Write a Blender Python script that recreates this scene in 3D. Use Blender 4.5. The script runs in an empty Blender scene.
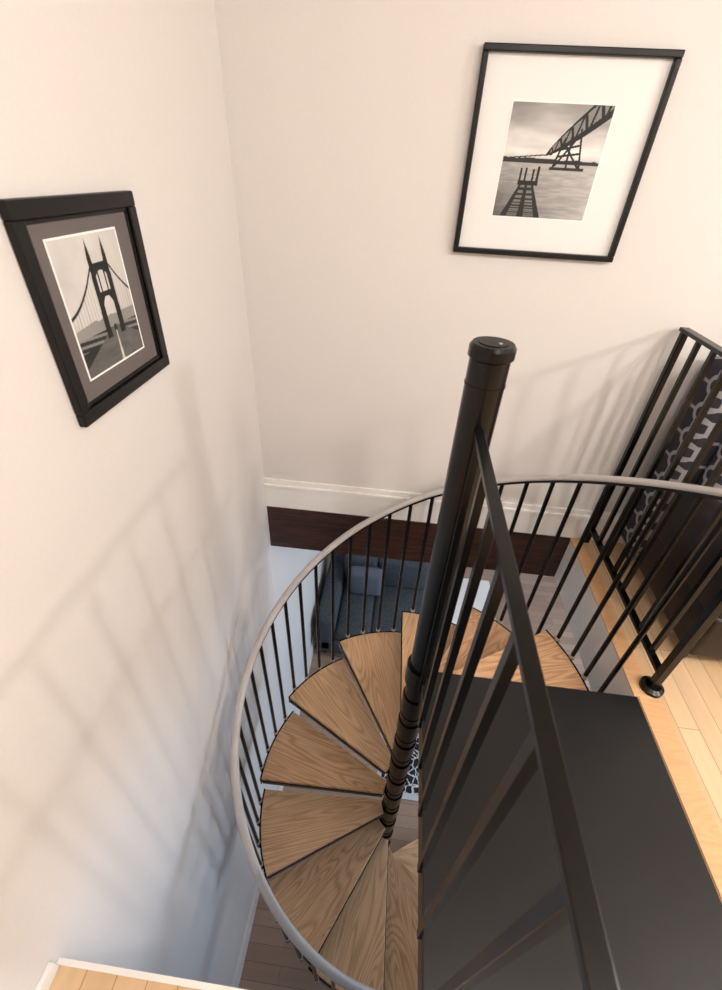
import bpy, math, random
from mathutils import Vector, Matrix
random.seed(4)
scene = bpy.context.scene
OFF = 4.45
F = 440.0
# ---------------- materials ----------------
def lin(c):
    return tuple(((x/255)/12.92 if x/255 <= 0.04045 else ((x/255+0.055)/1.055)**2.4) for x in c)+(1,)
def newmat(name, col, rough=0.5, metal=0.0, spec=0.5):
    m = bpy.data.materials.new(name); m.use_nodes = True
    b = m.node_tree.nodes['Principled BSDF']
    b.inputs['Base Color'].default_value = lin(col)
    b.inputs['Roughness'].default_value = rough
    b.inputs['Metallic'].default_value = metal
    b.inputs['Specular IOR Level'].default_value = spec
    return m
def N(m, t, **k):
    n = m.node_tree.nodes.new(t)
    for a, v in k.items(): setattr(n, a, v)
    return n
def L(m, a, b): m.node_tree.links.new(a, b)
def bsdf(m): return m.node_tree.nodes['Principled BSDF']
def mathn(m, op, a, b=None):
    n = N(m, 'ShaderNodeMath', operation=op)
    for i, v in enumerate((a, b)):
        if v is None: continue
        if isinstance(v, (int, float)): n.inputs[i].default_value = v
        else: L(m, v, n.inputs[i])
    return n.outputs[0]
def add_noise_var(m, c1, c2, scale, vscale=(1,1,1), bump=0.0, detail=4, space='Object', dist=0.0):
    tc = N(m, 'ShaderNodeTexCoord'); mp = N(m, 'ShaderNodeMapping')
    mp.inputs['Scale'].default_value = vscale
    L(m, tc.outputs[space], mp.inputs[0])
    nz = N(m, 'ShaderNodeTexNoise'); nz.inputs['Scale'].default_value = scale
    nz.inputs['Detail'].default_value = detail; nz.inputs['Distortion'].default_value = dist
    L(m, mp.outputs[0], nz.inputs['Vector'])
    r = N(m, 'ShaderNodeValToRGB')
    r.color_ramp.elements[0].position = 0.35; r.color_ramp.elements[0].color = lin(c1)
    r.color_ramp.elements[1].position = 0.65; r.color_ramp.elements[1].color = lin(c2)
    L(m, nz.outputs[0], r.inputs[0]); L(m, r.outputs[0], bsdf(m).inputs['Base Color'])
    if bump:
        b = N(m, 'ShaderNodeBump'); b.inputs['Strength'].default_value = bump
        b.inputs['Distance'].default_value = 0.002
        L(m, nz.outputs[0], b.inputs['Height']); L(m, b.outputs[0], bsdf(m).inputs['Normal'])
    return r.outputs[0]
M = {}
M['wall'] = newmat('wall_paint', (226,222,218), 0.75, spec=0.2)
add_noise_var(M['wall'], (226,222,219), (228,224,221), 160, bump=0.04, detail=2)
M['white'] = newmat('white_trim', (245,243,240), 0.4)
M['beam'] = newmat('dark_beam_wood', (60,34,24), 0.45)
add_noise_var(M['beam'], (34,18,13), (74,42,30), 9, (0.6,8,8), bump=0.3, dist=0.6)
M['black'] = newmat('black_steel', (5,5,5), 0.24, 0.0, 0.32)
M['blackplate'] = newmat('black_plate', (20,22,24), 0.33, 0.0, 0.4)
add_noise_var(M['blackplate'], (10,12,14), (18,20,23), 3.0, detail=6)
M['frame'] = newmat('black_frame_wood', (6,6,6), 0.38, spec=0.32)
M['rail'] = newmat('grey_rail_vinyl', (190,186,184), 0.33)
M['fit'] = newmat('tan_fitting', (196,180,165), 0.5)
M['mat_w'] = newmat('mat_board_white', (240,240,238), 0.8)
M['mat_g'] = newmat('mat_board_taupe', (104,98,97), 0.85)
M['bevelw'] = newmat('mat_bevel', (250,250,248), 0.8)
M['leather'] = newmat('dark_leather', (28,20,19), 0.4)
add_noise_var(M['leather'], (16,11,10), (26,19,18), 14, bump=0.3)
M['sofa'] = newmat('slate_fabric', (66,74,86), 0.9)
add_noise_var(M['sofa'], (58,63,71), (80,86,94), 60, bump=0.4)
M['pillow'] = newmat('pillow_fabric', (100,108,120), 0.9)

def oak(name, c1, c2, rough=0.42, contrast=0.22):
    m = newmat(name, c1, rough, spec=0.35)
    tc = N(m, 'ShaderNodeTexCoord'); mp = N(m, 'ShaderNodeMapping')
    mp.inputs['Scale'].default_value = (1.0, 7.0, 1.0)
    info = N(m, 'ShaderNodeObjectInfo')
    add = N(m, 'ShaderNodeVectorMath', operation='ADD')
    L(m, tc.outputs['Object'], mp.inputs[0]); L(m, mp.outputs[0], add.inputs[0])
    mul = mathn(m, 'MULTIPLY', info.outputs['Random'], 40.0)
    L(m, mul, add.inputs[1])
    w = N(m, 'ShaderNodeTexNoise'); w.inputs['Scale'].default_value = 1.1
    w.inputs['Detail'].default_value = 1; w.inputs['Distortion'].default_value = 0.3
    L(m, add.outputs[0], w.inputs['Vector'])
    s = mathn(m, 'MULTIPLY', w.outputs[0], 130.0); s = mathn(m, 'SINE', s)
    s = mathn(m, 'MULTIPLY', s, 0.5); s = mathn(m, 'ADD', s, 0.5)
    s = mathn(m, 'POWER', s, 2.0)
    mp2 = N(m, 'ShaderNodeMapping'); mp2.inputs['Scale'].default_value = (8, 170, 8)
    L(m, tc.outputs['Object'], mp2.inputs[0])
    n2 = N(m, 'ShaderNodeTexNoise'); n2.inputs['Scale'].default_value = 1.0; n2.inputs['Detail'].default_value = 3
    L(m, mp2.outputs[0], n2.inputs['Vector'])
    f = mathn(m, 'MULTIPLY', s, -contrast); g = mathn(m, 'MULTIPLY', n2.outputs[0], 0.6)
    f = mathn(m, 'ADD', f, g); f = mathn(m, 'ADD', f, 0.34)
    t = mathn(m, 'MULTIPLY', info.outputs['Random'], 0.18); f = mathn(m, 'ADD', f, t); f = mathn(m, 'SUBTRACT', f, 0.09)
    r = N(m, 'ShaderNodeValToRGB')
    r.color_ramp.elements[0].position = 0.15; r.color_ramp.elements[0].color = lin(c1)
    r.color_ramp.elements[1].position = 0.8; r.color_ramp.elements[1].color = lin(c2)
    L(m, f, r.inputs[0]); L(m, r.outputs[0], bsdf(m).inputs['Base Color'])
    return m
M['oak'] = oak('oak_tread', (188,138,98), (250,208,164), contrast=0.27)

def planks(name, c1, c2, cm, rough, bw, rh, rot=0.0):
    m = newmat(name, c1, rough)
    tc = N(m, 'ShaderNodeTexCoord'); mp = N(m, 'ShaderNodeMapping')
    mp.inputs['Rotation'].default_value = (0, 0, rot)
    L(m, tc.outputs['Object'], mp.inputs[0])
    br = N(m, 'ShaderNodeTexBrick')
    br.inputs['Color1'].default_value = lin(c1); br.inputs['Color2'].default_value = lin(c2)
    br.inputs['Mortar'].default_value = lin(cm); br.inputs['Scale'].default_value = 1.0
    br.inputs['Mortar Size'].default_value = 0.0012; br.inputs['Brick Width'].default_value = bw
    br.inputs['Row Height'].default_value = rh; br.offset = 0.37
    L(m, mp.outputs[0], br.inputs['Vector'])
    mp2 = N(m, 'ShaderNodeMapping'); mp2.inputs['Scale'].default_value = (3, 40, 3)
    L(m, mp.outputs[0], mp2.inputs[0])
    nz = N(m, 'ShaderNodeTexNoise'); nz.inputs['Scale'].default_value = 1; nz.inputs['Detail'].default_value = 4
    L(m, mp2.outputs[0], nz.inputs['Vector'])
    v = mathn(m, 'MULTIPLY', nz.outputs[0], 0.3); v = mathn(m, 'ADD', v, 0.85)
    mx = N(m, 'ShaderNodeVectorMath', operation='SCALE')
    L(m, br.outputs['Color'], mx.inputs[0]); L(m, v, mx.inputs['Scale'])
    L(m, mx.outputs[0], bsdf(m).inputs['Base Color'])
    return m
M['floor'] = planks('oak_floor_planks', (226,196,158), (214,180,140), (170,130,92), 0.33, 0.9, 0.075, math.pi/2)
M['floor2'] = planks('lower_floor_planks', (184,156,136), (162,134,114), (96,74,60), 0.4, 1.1, 0.09, 0.0)
M['nosing'] = oak('oak_nosing', (208,158,112), (228,184,138), 0.35, 0.15)

def pattern_mat():
    m = newmat('patterned_fabric', (50,50,58), 0.9)
    tc = N(m, 'ShaderNodeTexCoord'); sp = N(m, 'ShaderNodeSeparateXYZ')
    L(m, tc.outputs['Object'], sp.inputs[0])
    xx = mathn(m, 'ADD', sp.outputs[0], sp.outputs[1])
    fx = mathn(m, 'SUBTRACT', mathn(m, 'FRACT', mathn(m, 'MULTIPLY', xx, 9.0)), 0.5)
    fz = mathn(m, 'SUBTRACT', mathn(m, 'FRACT', mathn(m, 'MULTIPLY', sp.outputs[2], 9.0)), 0.5)
    d = mathn(m, 'SQRT', mathn(m, 'ADD', mathn(m, 'MULTIPLY', fx, fx), mathn(m, 'MULTIPLY', fz, fz)))
    ring = mathn(m, 'MULTIPLY', mathn(m, 'GREATER_THAN', d, 0.2), mathn(m, 'LESS_THAN', d, 0.36))
    ax = mathn(m, 'ABSOLUTE', fx); az = mathn(m, 'ABSOLUTE', fz)
    b1 = mathn(m, 'MULTIPLY', mathn(m, 'LESS_THAN', ax, 0.10), mathn(m, 'GREATER_THAN', az, 0.3))
    b2 = mathn(m, 'MULTIPLY', mathn(m, 'LESS_THAN', az, 0.06), mathn(m, 'GREATER_THAN', ax, 0.3))
    k = mathn(m, 'MAXIMUM', ring, mathn(m, 'MAXIMUM', b1, b2))
    mix = N(m, 'ShaderNodeMix', data_type='RGBA')
    L(m, k, mix.inputs['Factor'])
    mix.inputs['A'].default_value = lin((44,44,54)); mix.inputs['B'].default_value = lin((158,156,160))
    L(m, mix.outputs['Result'], bsdf(m).inputs['Base Color'])
    return m
M['pattern'] = pattern_mat()
def rug_mat():
    m = newmat('rug_weave', (60,62,70), 0.95)
    tc = N(m, 'ShaderNodeTexCoord')
    vo = N(m, 'ShaderNodeTexVoronoi', feature='DISTANCE_TO_EDGE'); vo.inputs['Scale'].default_value = 17
    L(m, tc.outputs['Object'], vo.inputs['Vector'])
    wv = N(m, 'ShaderNodeTexNoise'); wv.inputs['Scale'].default_value = 45
    L(m, tc.outputs['Object'], wv.inputs['Vector'])
    s = mathn(m, 'ADD', vo.outputs['Distance'], mathn(m, 'MULTIPLY', wv.outputs[0], 0.25))
    r = N(m, 'ShaderNodeValToRGB'); r.color_ramp.interpolation = 'CONSTANT'
    r.color_ramp.elements[0].position = 0.0; r.color_ramp.elements[0].color = lin((225,225,225))
    r.color_ramp.elements[1].position = 0.19; r.color_ramp.elements[1].color = lin((30,34,44))
    L(m, s, r.inputs[0]); L(m, r.outputs[0], bsdf(m).inputs['Base Color'])
    return m
M['rug'] = rug_mat()
M['rugb'] = newmat('rug_border', (225,225,225), 0.95)

# ---------------- mesh builder ----------------
class MB:
    def __init__(s): s.v=[]; s.f=[]; s.m=[]; s.sm=[]; s.mats=[]
    def mi(s, k):
        if k not in s.mats: s.mats.append(k)
        return s.mats.index(k)
    def raw(s, verts, faces, mat, smooth=False):
        o = len(s.v); s.v += [tuple(p) for p in verts]; i = s.mi(mat)
        for f in faces: s.f.append([a+o for a in f]); s.m.append(i); s.sm.append(smooth)
    def box(s, x0,x1,y0,y1,z0,z1, mat, b=0.0):
        if b <= 0:
            v=[(x0,y0,z0),(x1,y0,z0),(x1,y1,z0),(x0,y1,z0),(x0,y0,z1),(x1,y0,z1),(x1,y1,z1),(x0,y1,z1)]
            s.raw(v, [(3,2,1,0),(4,5,6,7),(0,1,5,4),(1,2,6,5),(2,3,7,6),(3,0,4,7)], mat)
        else:
            import bmesh
            bm = bmesh.new(); bmesh.ops.create_cube(bm, size=1)
            for q in bm.verts:
                q.co = Vector(((x0+x1)/2+q.co.x*(x1-x0),(y0+y1)/2+q.co.y*(y1-y0),(z0+z1)/2+q.co.z*(z1-z0)))
            bmesh.ops.bevel(bm, geom=list(bm.edges), offset=b, segments=4 if b>0.01 else 2, affect='EDGES', profile=0.5)
            bm.verts.index_update()
            s.raw([q.co.copy() for q in bm.verts], [[q.index for q in f.verts] for f in bm.faces], mat, b>0.01)
            bm.free()
    def cyl(s, p0, p1, r0, mat, r1=None, n=16, smooth=True, caps=True):
        p0=Vector(p0); p1=Vector(p1); r1 = r0 if r1 is None else r1
        d=(p1-p0).normalized(); a = d.cross(Vector((0,0,1)))
        if a.length < 1e-4: a = Vector((1,0,0))
        a.normalize(); b = d.cross(a)
        v=[]
        for p,r in ((p0,r0),(p1,r1)):
            for i in range(n):
                t=2*math.pi*i/n; v.append(p+a*math.cos(t)*r+b*math.sin(t)*r)
        s.raw(v, [(i,(i+1)%n,n+(i+1)%n,n+i) for i in range(n)], mat, smooth)
        if caps:
            s.raw(v[:n], [list(range(n))[::-1]], mat); s.raw(v[n:], [list(range(n))], mat)
    def sweep(s, pts, prof, mat, smooth=True):
        n=len(prof); v=[]
        for i,p in enumerate(pts):
            p=Vector(p); t=(Vector(pts[min(i+1,len(pts)-1)])-Vector(pts[max(i-1,0)])).normalized()
            side=t.cross(Vector((0,0,1))).normalized(); up=side.cross(t).normalized()
            for a,b in prof: v.append(p+side*a+up*b)
        f=[]
        for i in range(len(pts)-1):
            for j in range(n): f.append((i*n+j,i*n+(j+1)%n,(i+1)*n+(j+1)%n,(i+1)*n+j))
        f.append(list(range(n))[::-1]); f.append([(len(pts)-1)*n+j for j in range(n)])
        s.raw(v, f, mat, smooth)
    def prism(s, poly, z0, z1, mat):
        n=len(poly); v=[(x,y,z0) for x,y in poly]+[(x,y,z1) for x,y in poly]
        f=[list(range(n))[::-1], list(range(n,2*n))]+[(i,(i+1)%n,n+(i+1)%n,n+i) for i in range(n)]
        s.raw(v,f,mat)
    def obj(s, name, parent=None, loc=None, rotz=0.0, bevel=0.0):
        me=bpy.data.meshes.new(name); me.from_pydata(s.v,[],s.f); 
        for k in s.mats: me.materials.append(M[k])
        for p,i,q in zip(me.polygons,s.m,s.sm): p.material_index=i; p.use_smooth=q
        me.update()
        o=bpy.data.objects.new(name,me); scene.collection.objects.link(o)
        if loc: o.location=loc
        o.rotation_euler[2]=rotz
        if parent: o.parent=parent
        if bevel:
            b=o.modifiers.new('bev','BEVEL'); b.width=bevel; b.segments=2; b.limit_method='ANGLE'
        return o
def empty(name):
    e=bpy.data.objects.new(name,None); scene.collection.objects.link(e); return e

# ---------------- layout (camera at origin, later lifted) ----------------
FL=-1.57; LF=-4.45; SL=-1.88; XW=-0.680; YW=1.92; CE=1.0
XR=4.2; YF=-3.0; YB=5.2
PX0,PX1,PY1=0.202,1.02,1.0
CX,CY=0.201,1.022
FE=0.112
w=MB(); w.box(XW-0.12,XW,YF-0.12,YB+0.12,LF-0.1,CE+0.1,'wall'); w.obj('wall_left')
w=MB(); w.box(XW,XR,YW,YW+0.12,FL,CE,'wall'); w.obj('wall_back')
w=MB(); w.box(XR,XR+0.12,YF-0.12,YB+0.12,LF-0.1,CE+0.1,'wall'); w.obj('wall_right')
w=MB(); w.box(XW,XR,YF-0.12,YF,LF-0.1,CE+0.1,'wall'); w.obj('wall_front')
w=MB(); w.box(XW,XR,YB,YB+0.12,LF-0.1,FL,'wall'); w.obj('wall_lower_back')
w=MB(); w.box(XW,XR,YF,YW+0.12,CE,CE+0.1,'wall'); w.obj('ceiling')
f=MB()
f.box(PX1,XR,YF,YW,FL-0.02,FL,'floor'); f.box(XW,PX1,YF,-0.4,FL-0.02,FL,'floor'); f.box(XW,PX0-0.03,-0.4,FE-0.012,FL-0.02,FL,'floor')
f.box(PX1,XR,YF,YW,SL,FL-0.02,'white'); f.box(XW,PX1,YF,-0.4,SL,FL-0.02,'white'); f.box(XW,PX0-0.03,-0.4,FE-0.012,SL,FL-0.02,'white')
f.obj('floor')
n=MB(); n.box(XW+0.001,PX0-0.03,FE-0.012,FE,SL,FL+0.004,'white'); n.obj('trim_1')
n=MB(); n.box(PX1+0.002,PX1+0.085,-0.4,1.0,FL,FL+0.006,'nosing'); n.box(PX1-0.012,PX1+0.06,1.0,YW-0.02,FL,FL+0.006,'nosing'); n.obj('trim_2', bevel=0.002)
w=MB(); w.box(XW,XR,YW+0.13,YB,SL,FL,'wall'); w.obj('ceiling_lower')
w=MB(); w.box(XW,PX1,YW-0.012,YW+0.13,SL,FL-0.002,'beam'); w.obj('beam', bevel=0.003)
w=MB(); w.box(XW,XR,YF,YB,LF-0.1,LF,'floor2'); w.obj('floor_lower')
b=MB(); b.box(XW,XR,YW-0.014,YW,FL,FL+0.14,'white'); b.box(XW,XR,YW-0.022,YW,FL+0.14,FL+0.16,'white'); b.box(XW,XR,YW-0.012,YW,FL+0.16,FL+0.19,'white'); b.obj('baseboard_back',bevel=0.003)
b=MB(); b.box(XW,XW+0.012,YF,FE-0.012,FL,FL+0.05,'white'); b.obj('baseboard_left',bevel=0.003)
b=MB(); b.box(XW,XW+0.018,YF,YB,LF,LF+0.18,'white'); b.obj('baseboard_lower_left',bevel=0.003)
b=MB(); b.box(XW,XR,YB-0.018,YB,LF,LF+0.18,'white'); b.obj('baseboard_lower_back',bevel=0.003)

# ---------------- spiral staircase ----------------
st=empty('spiral_staircase')
RISE=0.206; TR=0.758; Z1=-1.776; A0=2.0; NT=13
c=MB(); ct=0.008
c.cyl((0,0,LF),(0,0,-0.345+ct),0.047,'black',n=48); c.cyl((0,0,-0.40),(0,0,-0.395),0.0485,'black',n=48)
c.cyl((0,0,-0.345+ct),(0,0,-0.34+ct),0.047,'black',r1=0.053,n=48)
c.cyl((0,0,-0.34+ct),(0,0,-0.318+ct),0.053,'black',n=48); c.cyl((0,0,-0.318+ct),(0,0,-0.31+ct),0.053,'black',r1=0.047,n=48)
c.cyl((0,0,-0.31+ct),(0,0,-0.3085+ct),0.033,'black',n=40); c.cyl((0.014,-0.01,-0.3085+ct),(0.014,-0.01,-0.307+ct),0.004,'fit',n=12)
c.cyl((0,0,LF),(0,0,LF+0.012),0.13,'black',n=48)
c.obj('column',st,(CX,CY,0))
def tread_poly(r0,r1,hw,ang,e=0.0):
    p=[(r0,-hw-e)]
    for i in range(9):
        t=math.radians(-ang/2+ang*i/8); p.append((r1*math.cos(t),r1*math.sin(t)))
    p.append((r0,hw+e)); return p
for i in range(NT):
    z=Z1-RISE*i; a=math.radians(A0+15+30*i)
    t=MB(); t.prism(tread_poly(0.052,TR-0.005,0.034,31.6),0,0.026,'oak')
    t.obj('tread_wood_%d'%(i+1),st,(CX,CY,z-0.026),a,bevel=0.003)
    t=MB()
    t.prism(tread_poly(0.05,TR,0.036,32.0),-0.005,-0.0005,'black')
    for sg in (1,-1):
        ang=math.radians(16)*sg
        p0=(0.055,0.036*sg,-0.010); p1=(TR*math.cos(ang)*0.985,TR*math.sin(ang)*0.985,-0.010)
        t.sweep([p0,p1],[(-0.003,-0.014),(0.003,-0.014),(0.003,0.014),(-0.003,0.014)],'black',False)
    arc=[(TR*math.cos(math.radians(x)),TR*math.sin(math.radians(x)),-0.010) for x in [-16+4*k for k in range(9)]]
    t.sweep(arc,[(-0.004,-0.030),(0.004,-0.030),(0.004,0.034),(-0.004,0.034)],'black',False)
    t.cyl((0,0,-0.065),(0,0,0.022),0.0525,'black',n=40)
    t.cyl((0,0,-0.13),(0,0,-0.124),0.0495,'black',n=40)
    t.obj('tread_frame_%d'%(i+1),st,(CX,CY,z-0.026),a)
RR=0.789
def zr(d): return -0.66-0.0073*min(d,90)-0.0079*max(0,d-90)
def P(d,r,z): t=math.radians(d); return (CX+r*math.cos(t),CY+r*math.sin(t),z)
pts=[(1.085,1.035,-0.50),(1.075,1.015,-0.53),(1.035,1.01,-0.59)]+[P(d,RR,zr(d)) for d in range(3,393,3)]
r=MB(); r.sweep(pts,[(0.019*math.cos(k*math.pi/6),0.013*math.sin(k*math.pi/6)+0.008) for k in range(12)],'rail')
r.sweep(pts,[(-0.013,-0.012),(0.013,-0.012),(0.013,0.0),(-0.013,0.0)],'black',False)
r.obj('handrail',st)
b=MB()
for k in range(52):
    d=A0+3.75+7.5*k
    if d>A0+30*NT: break
    idx=int((d-A0)//30); zt=Z1-RISE*idx
    rr=TR+0.012
    b.cyl(P(d,rr,zt-0.065),P(d,RR-0.002,zr(d)),0.0096,'black',n=10)
    b.cyl(P(d,rr,zt-0.005),P(d,rr,zt+0.014),0.0130,'fit',n=12)
    b.cyl(P(d,TR-0.012,zt-0.04),P(d,rr+0.01,zt-0.04),0.008,'black',n=8)
b.obj('balusters',st)
p=MB(); p.box(PX0,PX1-0.002,-0.398,PY1,FL-0.012,FL+0.004,'blackplate',0.002)
for (a,bb,cc,d) in ((PX0,PX0+0.01,-0.398,PY1),(PX1-0.014,PX1-0.002,-0.398,PY1)): p.box(a,bb,cc,d,FL-0.1,FL-0.012,'black')
p.box(PX0,PX1-0.002,PY1-0.01,PY1,FL-0.1,FL-0.012,'black'); p.box(PX0,PX1-0.002,-0.398,-0.388,FL-0.1,FL-0.012,'black')
p.cyl((CX,CY,FL-0.1),(CX,CY,FL+0.01),0.058,'black',n=40)
p.obj('landing_platform',st)
g=MB(); HZ=-0.50; gx=CX+0.002
g.box(gx-0.0125,gx+0.0125,-0.4,CY-0.04,HZ-0.010,HZ+0.004,'black',0.002)
g.box(gx-0.007,gx+0.007,CY-0.08,CY-0.04,HZ-0.03,HZ-0.008,'black')
yy=0.125-0.137*3
while yy<0.96:
    g.box(gx-0.0098,gx+0.0098,yy-0.0098,yy+0.0098,FL-0.05,HZ-0.008,'black',0.0012)
    yy+=0.137
g.obj('landing_guard',st)

# ---------------- floor guard railing ----------------
G=empty('guard_railing'); g=MB(); GX=1.085; GT=-0.445
g.box(GX-0.018,GX+0.018,1.03,YW-0.02,GT-0.014,GT,'black',0.002)
g.box(GX-0.015,GX+0.015,1.04,YW-0.02,FL+0.09,FL+0.105,'black',0.002)
g.obj('rails',G)
g=MB(); yy=YW-0.045
while yy>1.08:
    g.box(GX-0.0088,GX+0.0088,yy-0.0088,yy+0.0088,FL+0.10,GT-0.01,'black',0.001); yy-=0.105
g.obj('pickets',G)
g=MB(); g.box(GX-0.014,GX+0.014,1.03,1.058,FL+0.006,GT-0.002,'black',0.002)
g.cyl((GX,1.044,FL+0.005),(GX,1.044,FL+0.02),0.042,'black',n=28); g.cyl((GX,1.044,FL+0.02),(GX,1.044,FL+0.028),0.042,'black',r1=0.028,n=28)
g.box(GX-0.012,GX+0.012,YW-0.05,YW-0.026,FL+0.006,GT-0.002,'black',0.002)
g.obj('posts',G)

# ---------------- framed pictures ----------------
def hsh(i,j):
    x=math.sin(i*127.1+j*311.7)*43758.5453; return x-math.floor(x)
def vn(x,y):
    i=math.floor(x); j=math.floor(y); fx=x-i; fy=y-j; fx=fx*fx*(3-2*fx); fy=fy*fy*(3-2*fy)
    return (hsh(i,j)*(1-fx)+hsh(i+1,j)*fx)*(1-fy)+(hsh(i,j+1)*(1-fx)+hsh(i+1,j+1)*fx)*fy
def fbm(x,y): return 0.55*vn(x,y)+0.3*vn(x*2.1,y*2.1)+0.15*vn(x*4.3,y*4.3)
def seg(u,v,a,b,w):
    dx,dy=b[0]-a[0],b[1]-a[1]; t=max(0,min(1,((u-a[0])*dx+(v-a[1])*dy)/(dx*dx+dy*dy)))
    return math.hypot(u-a[0]-t*dx,v-a[1]-t*dy)<w
def art_river(u,v):
    hz=0.50
    if v>hz:
        g=0.42+0.40*fbm(u*2.5,v*8)+0.30*max(0,1-abs(v-0.60)*4)-0.30*max(0,v-0.75)
        if v<hz+0.03+0.035*fbm(u*8,1)-0.02*u: g=0.12
    else:
        g=0.50+0.2*fbm(u*8,v*55)-0.30*(1-v*2)*(1-u)+0.08*u
    # girder: broad near end in the upper right, tapering to the far shore
    t=max(0,(u-0.44)/0.56)
    top=0.59+0.60*t**0.85; bot=0.57+0.34*t**1.30
    if u>0.44 and bot<v<top:
        h=top-bot; fr=(v-bot)/max(h,1e-4); tri=abs(((t**0.65*12)%2)-1)
        if fr<0.26 or fr>0.86 or abs(tri-fr)<0.20 or h<0.07: g=0.04
        else: g=min(g,0.45)
    if u<=0.50 and seg(u,v,(0.0,0.535),(0.50,0.585),0.006): g=0.12
    for a,b in (((0.60,0.72),(0.53,0.47)),((0.74,0.80),(0.81,0.46)),((0.57,0.57),(0.77,0.60)),((0.55,0.49),(0.74,0.76)),((0.79,0.48),(0.60,0.68)),((0.66,0.74),(0.67,0.47)),((0.58,0.63),(0.76,0.67)),((0.55,0.52),(0.79,0.52))):
        if seg(u,v,a,b,0.010): g=0.05
    if 0.5<u<0.86 and 0.450<v<0.476: g=0.1
    if v<0.34:
        hw=0.06+0.48*(0.34-v); d=(u-0.30)/hw
        if abs(d)<1: g=0.09 if (abs(d)>0.70 or abs(d)<0.16 or math.sin(30/(v+0.25))>0.1) else 0.40
    if 0.20<u<0.42 and 0.30<v<0.345: g=0.05
    for a in (0.22,0.27,0.35,0.40):
        if abs(u-a)<0.011 and 0.3<v<0.42+0.07*hsh(a*10,1): g=0.05
    return g
def art_bridge(u,v):
    g=0.86-0.12*fbm(u*4,v*4)-0.10*abs(u-0.5)-0.08*max(0,0.5-v)
    cx=0.60
    if v<0.36+0.05*fbm(u*9,2): g=0.5
    if v<0.30:
        half=0.05+0.72*(0.30-v)/0.30; d=(u-cx)/half
        if abs(d)<1: 
            g=0.26+0.1*fbm(u*10,v*40)
            if abs(d)<0.03: g=0.75
        else: g=0.10 if math.sin(v*120+u*10)>-0.2 or v<0.2 else 0.45
    for s in (-1,1):
        d=(u-(cx+s*0.12))*s
        if d>0:
            y=0.80-1.25*d+1.1*d*d
            if s<0: y=0.80-1.15*d+0.95*d*d
            if abs(v-y)<0.013: g=0.10
            if v<y and v>0.3 and (d*22)%1<0.13: g=min(g,0.55)
    for s in (-1,1):
        xc=cx+s*0.12
        if 0.22<v<0.84 and abs(u-xc)<0.030+0.02*(0.84-v): g=0.04
        if 0.84<=v<0.98 and abs(u-xc)<0.03*(0.98-v)/0.14: g=0.08
    if abs(u-cx)<0.12:
        if 0.74<v<0.80 or 0.54<v<0.58: g=0.05
        arch=0.56-4.0*(u-cx)**2-0.6*abs(u-cx)
        if arch<v<0.57: g=0.05
        arch2=0.74-5*(u-cx)**2
        if arch2<v<0.76: g=0.06
    for s in (-1,1):
        if abs(u-cx-s*0.05)<0.010 and 0.58<v<0.74: g=0.07
    if abs(u-cx)<0.025 and 0.26<v<0.31: g=0.06
    return g
def art_obj(name,fn,origin,du,dv,parent,N_=190):
    me=bpy.data.meshes.new(name); vs=[]; cols=[]
    o=Vector(origin); du=Vector(du); dv=Vector(dv)
    for j in range(N_+1):
        for i in range(N_+1):
            u=i/N_; v=j/N_; vs.append(o+du*u+dv*v)
            g=max(0.02,min(0.95,fn(u,v))); g=g**1.9; cols += [g*1.02,g,g*0.97,1]
    fs=[(j*(N_+1)+i,j*(N_+1)+i+1,(j+1)*(N_+1)+i+1,(j+1)*(N_+1)+i) for j in range(N_) for i in range(N_)]
    me.from_pydata(vs,[],fs); at=me.color_attributes.new('Col','FLOAT_COLOR','POINT'); at.data.foreach_set('color',cols)
    m=newmat(name+'_print',(128,128,128),0.6)
    a=N(m,'ShaderNodeAttribute'); a.attribute_name='Col'; L(m,a.outputs['Color'],bsdf(m).inputs['Base Color'])
    me.materials.append(m); ob=bpy.data.objects.new(name,me); scene.collection.objects.link(ob); ob.parent=parent
def framed(u0,u1,z0,z1,a0,a1,b0,b1,fw,depth,mat,wall):
    e=empty('framed_picture')
    def bx(mb,ua,ub,za,zb,d0,d1,m,bv=0):
        if wall=='back': mb.box(ua,ub,YW-d1,YW-d0,za,zb,m,bv)
        else: mb.box(XW+d0,XW+d1,ua,ub,za,zb,m,bv)
    f=MB()
    for q in ((u0,u1,z1-fw,z1),(u0,u1,z0,z0+fw),(u0,u0+fw,z0+fw,z1-fw),(u1-fw,u1,z0+fw,z1-fw)):
        bx(f,*q,0.001,depth,'frame')
    if wall=='left':
        iw=0.009
        for q in ((u0+fw,u1-fw,z1-fw-iw,z1-fw),(u0+fw,u1-fw,z0+fw,z0+fw+iw),(u0+fw,u0+fw+iw,z0+fw+iw,z1-fw-iw),(u1-fw-iw,u1-fw,z0+fw+iw,z1-fw-iw)):
            bx(f,*q,0.003,depth*0.65,'frame')
    f.obj('frame',e,bevel=0.003)
    g=MB(); bx(g,u0+fw,u1-fw,z0+fw,z1-fw,0.003,0.008,mat)
    k=0.004
    for q in ((a0-k,a1+k,b1,b1+k),(a0-k,a1+k,b0-k,b0),(a0-k,a0,b0,b1),(a1,a1+k,b0,b1)): bx(g,*q,0.008,0.0093,'bevelw')
    g.obj('mat_board',e)
    if wall=='back': art_obj('print',art_river,(a0,YW-0.0090,b0),(a1-a0,0,0),(0,0,b1-b0),e)
    else: art_obj('print',art_bridge,(XW+0.0090,a0,b0),(0,a1-a0,0),(0,0,b1-b0),e)
framed(0.150,0.731,-0.240,0.316,0.271,0.586,-0.118,0.189,0.018,0.028,'mat_w','back')
framed(0.783,1.178,-0.480,-0.068,0.856,1.082,-0.399,-0.136,0.030,0.019,'mat_g','left')

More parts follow.
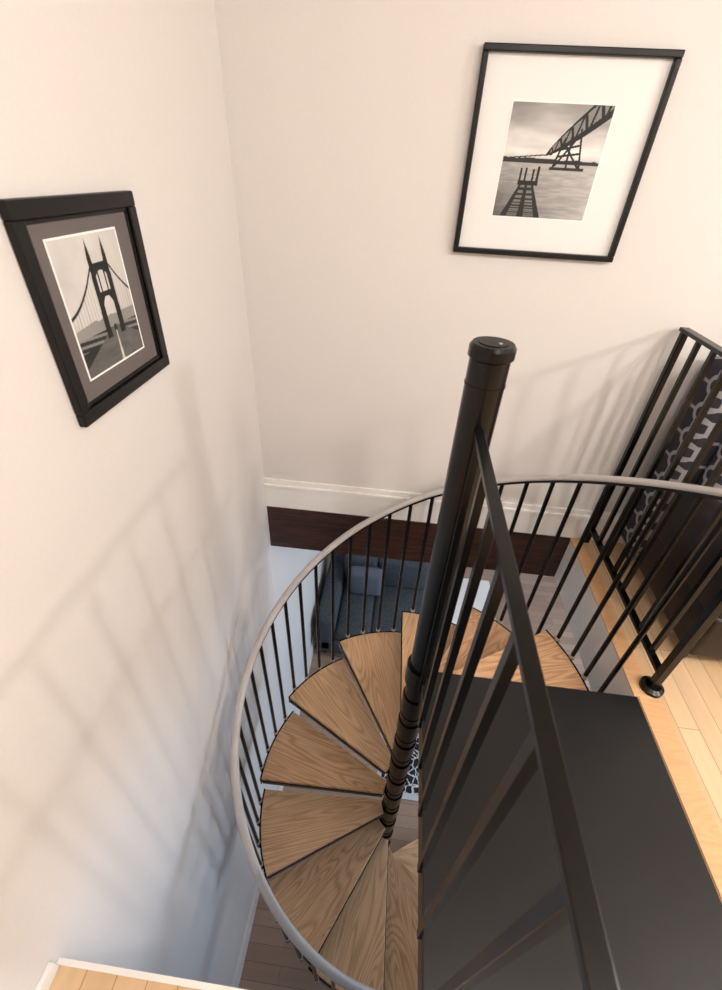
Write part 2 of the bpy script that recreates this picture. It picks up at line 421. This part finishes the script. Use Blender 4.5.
# ---------------- armchair ----------------
A=empty('armchair'); a=MB()
ax0,ax1=1.20,1.92
a.box(ax0+0.0,ax1,1.70,1.87,FL+0.10,-0.52,'pattern',0.04); a.obj('back',A)
a=MB(); a.box(ax0+0.10,ax1-0.10,1.60,1.72,FL+0.5,-0.60,'pattern',0.05); a.obj('back_cushion',A)
a=MB(); a.box(ax0+0.04,ax1,1.16,1.70,FL+0.06,FL+0.30,'leather',0.03); a.box(ax0+0.13,ax1-0.11,1.14,1.62,FL+0.29,FL+0.44,'leather',0.045)
a.box(ax0+0.04,ax0+0.15,1.17,1.70,FL+0.25,FL+0.56,'leather',0.04); a.box(ax1-0.12,ax1,1.17,1.70,FL+0.25,FL+0.56,'leather',0.04); a.obj('seat',A)
a=MB()
for x in (ax0+0.08,ax1-0.06):
    for y in (1.22,1.80): a.cyl((x,y,FL),(x,y,FL+0.11),0.018,'black',r1=0.024)
a.obj('legs',A)

# ---------------- lower room ----------------
S=empty('sofa'); s=MB(); sx0,sx1,sy0,sy1=-0.62,0.56,2.85,3.95
s.box(sx0,sx1,sy0,sy1,LF+0.08,LF+0.30,'sofa',0.03); s.box(sx0,sx1,sy1-0.22,sy1,LF+0.1,LF+0.85,'sofa',0.06); s.box(sx0,sx0+0.2,sy0,sy1,LF+0.1,LF+0.64,'sofa',0.06); s.obj('base',S)
s=MB(); s.box(sx0+0.2,-0.03,sy0+0.01,sy1-0.2,LF+0.29,LF+0.46,'sofa',0.05); s.box(-0.03,sx1,sy0+0.01,sy1-0.2,LF+0.29,LF+0.46,'sofa',0.05)
s.box(sx0+0.2,-0.03,sy1-0.38,sy1-0.18,LF+0.45,LF+0.88,'sofa',0.06); s.box(-0.03,sx1,sy1-0.38,sy1-0.18,LF+0.45,LF+0.88,'sofa',0.06); s.obj('cushions',S)
s=MB(); s.box(-0.35,0.05,3.38,3.54,LF+0.46,LF+0.84,'pillow',0.07); s.obj('pillow',S)
s=MB()
for x in (sx0+0.08,sx1-0.08):
    for y in (sy0+0.08,sy1-0.08): s.cyl((x,y,LF),(x,y,LF+0.09),0.025,'black')
s.obj('legs',S)
r=MB(); r.box(0.16,1.8,1.56,2.80,LF+0.0005,LF+0.008,'rugb'); r.box(0.20,1.76,1.61,2.75,LF+0.008,LF+0.010,'rug'); r.obj('area_rug')
T=empty('coffee_table'); t=MB(); t.box(0.75,1.35,3.1,3.9,LF+0.38,LF+0.42,'white',0.004)
for x in (0.79,1.31):
    for y in (3.14,3.86): t.cyl((x,y,LF),(x,y,LF+0.38),0.018,'black')
t.obj('table_top_and_legs',T)
W_=MB(); wy0,wy1,wz0,wz1=0.6,3.6,LF+0.7,LF+2.2
M['glass']=newmat('window_daylight',(150,190,240),0.2)
bsdf(M['glass']).inputs['Emission Color'].default_value=lin((170,200,240)); bsdf(M['glass']).inputs['Emission Strength'].default_value=1.5
W_.box(XR-0.012,XR-0.002,wy0,wy1,wz0,wz1,'glass')
for q in ((wy0-0.08,wy1+0.08,wz1,wz1+0.08),(wy0-0.08,wy1+0.08,wz0-0.08,wz0),(wy0-0.08,wy0,wz0,wz1),(wy1,wy1+0.08,wz0,wz1),((wy0+wy1)/2-0.03,(wy0+wy1)/2+0.03,wz0,wz1)):
    W_.box(XR-0.04,XR-0.001,q[0],q[1],q[2],q[3],'white')
W_.obj('window_1')

# ---------------- lights ----------------
def pl(name,loc,e,col,rad):
    l=bpy.data.lights.new(name,'POINT'); l.energy=e; l.color=col; l.shadow_soft_size=rad
    o=bpy.data.objects.new(name,l); o.location=loc; scene.collection.objects.link(o)
def al(name,loc,dirv,sx,sy,e,col):
    l=bpy.data.lights.new(name,'AREA'); l.shape='RECTANGLE'; l.size=sx; l.size_y=sy; l.energy=e; l.color=col
    o=bpy.data.objects.new(name,l); o.location=loc; o.rotation_euler=Vector(dirv).to_track_quat('-Z','Z').to_euler(); scene.collection.objects.link(o)
warm=(1.0,0.94,0.88)
pl('room_light_a',(3.0,0.25,0.45),70,warm,0.06)
pl('room_light_b',(2.0,-0.3,0.85),48,warm,0.06)
pl('room_light_c',(0.75,-0.2,0.88),30,warm,0.08)
al('ceiling_bounce',(1.2,-1.2,0.95),(0,0.2,-1),1.6,1.6,16,(1.0,0.97,0.94))
pl('lower_warm_fill',(1.6,2.8,SL-0.35),20,(1.0,0.85,0.7),0.1)  # added fill with no fixture, lightens and warms the lower floor
al('window_daylight',(XR-0.1,2.1,LF+1.45),(-1,0,-0.1),2.8,1.4,84,(0.60,0.79,1.0))
wd=bpy.data.worlds.new('w'); scene.world=wd; wd.use_nodes=True
wd.node_tree.nodes['Background'].inputs[0].default_value=(0.7,0.8,1,1); wd.node_tree.nodes['Background'].inputs[1].default_value=0.3

# ---------------- camera ----------------
D=Vector((-33,590,F)).normalized()
Y_=Vector((60,-325,F)); Y_=(Y_-D*Y_.dot(D)).normalized()
U=-D
X_=Y_.cross(U)
if X_.x<0: X_=-X_
right=Vector((X_.x,Y_.x,U.x)); down=Vector((X_.y,Y_.y,U.y)); fwd=Vector((X_.z,Y_.z,U.z))
up=-down; back=-fwd
mat=Matrix(((right.x,up.x,back.x,0),(right.y,up.y,back.y,0),(right.z,up.z,back.z,0),(0,0,0,1)))
cd=bpy.data.cameras.new('camera'); cam=bpy.data.objects.new('camera',cd); scene.collection.objects.link(cam)
cam.matrix_world=mat; cd.sensor_fit='HORIZONTAL'; cd.sensor_width=36; cd.lens=36*F/722; cd.clip_start=0.02
cd.dof.use_dof=True; cd.dof.focus_distance=1.9; cd.dof.aperture_fstop=6.3
scene.camera=cam
for o in list(scene.objects):
    if o.parent is None: o.location.z += OFF
scene.view_settings.view_transform='Standard'
scene.view_settings.exposure=0.13
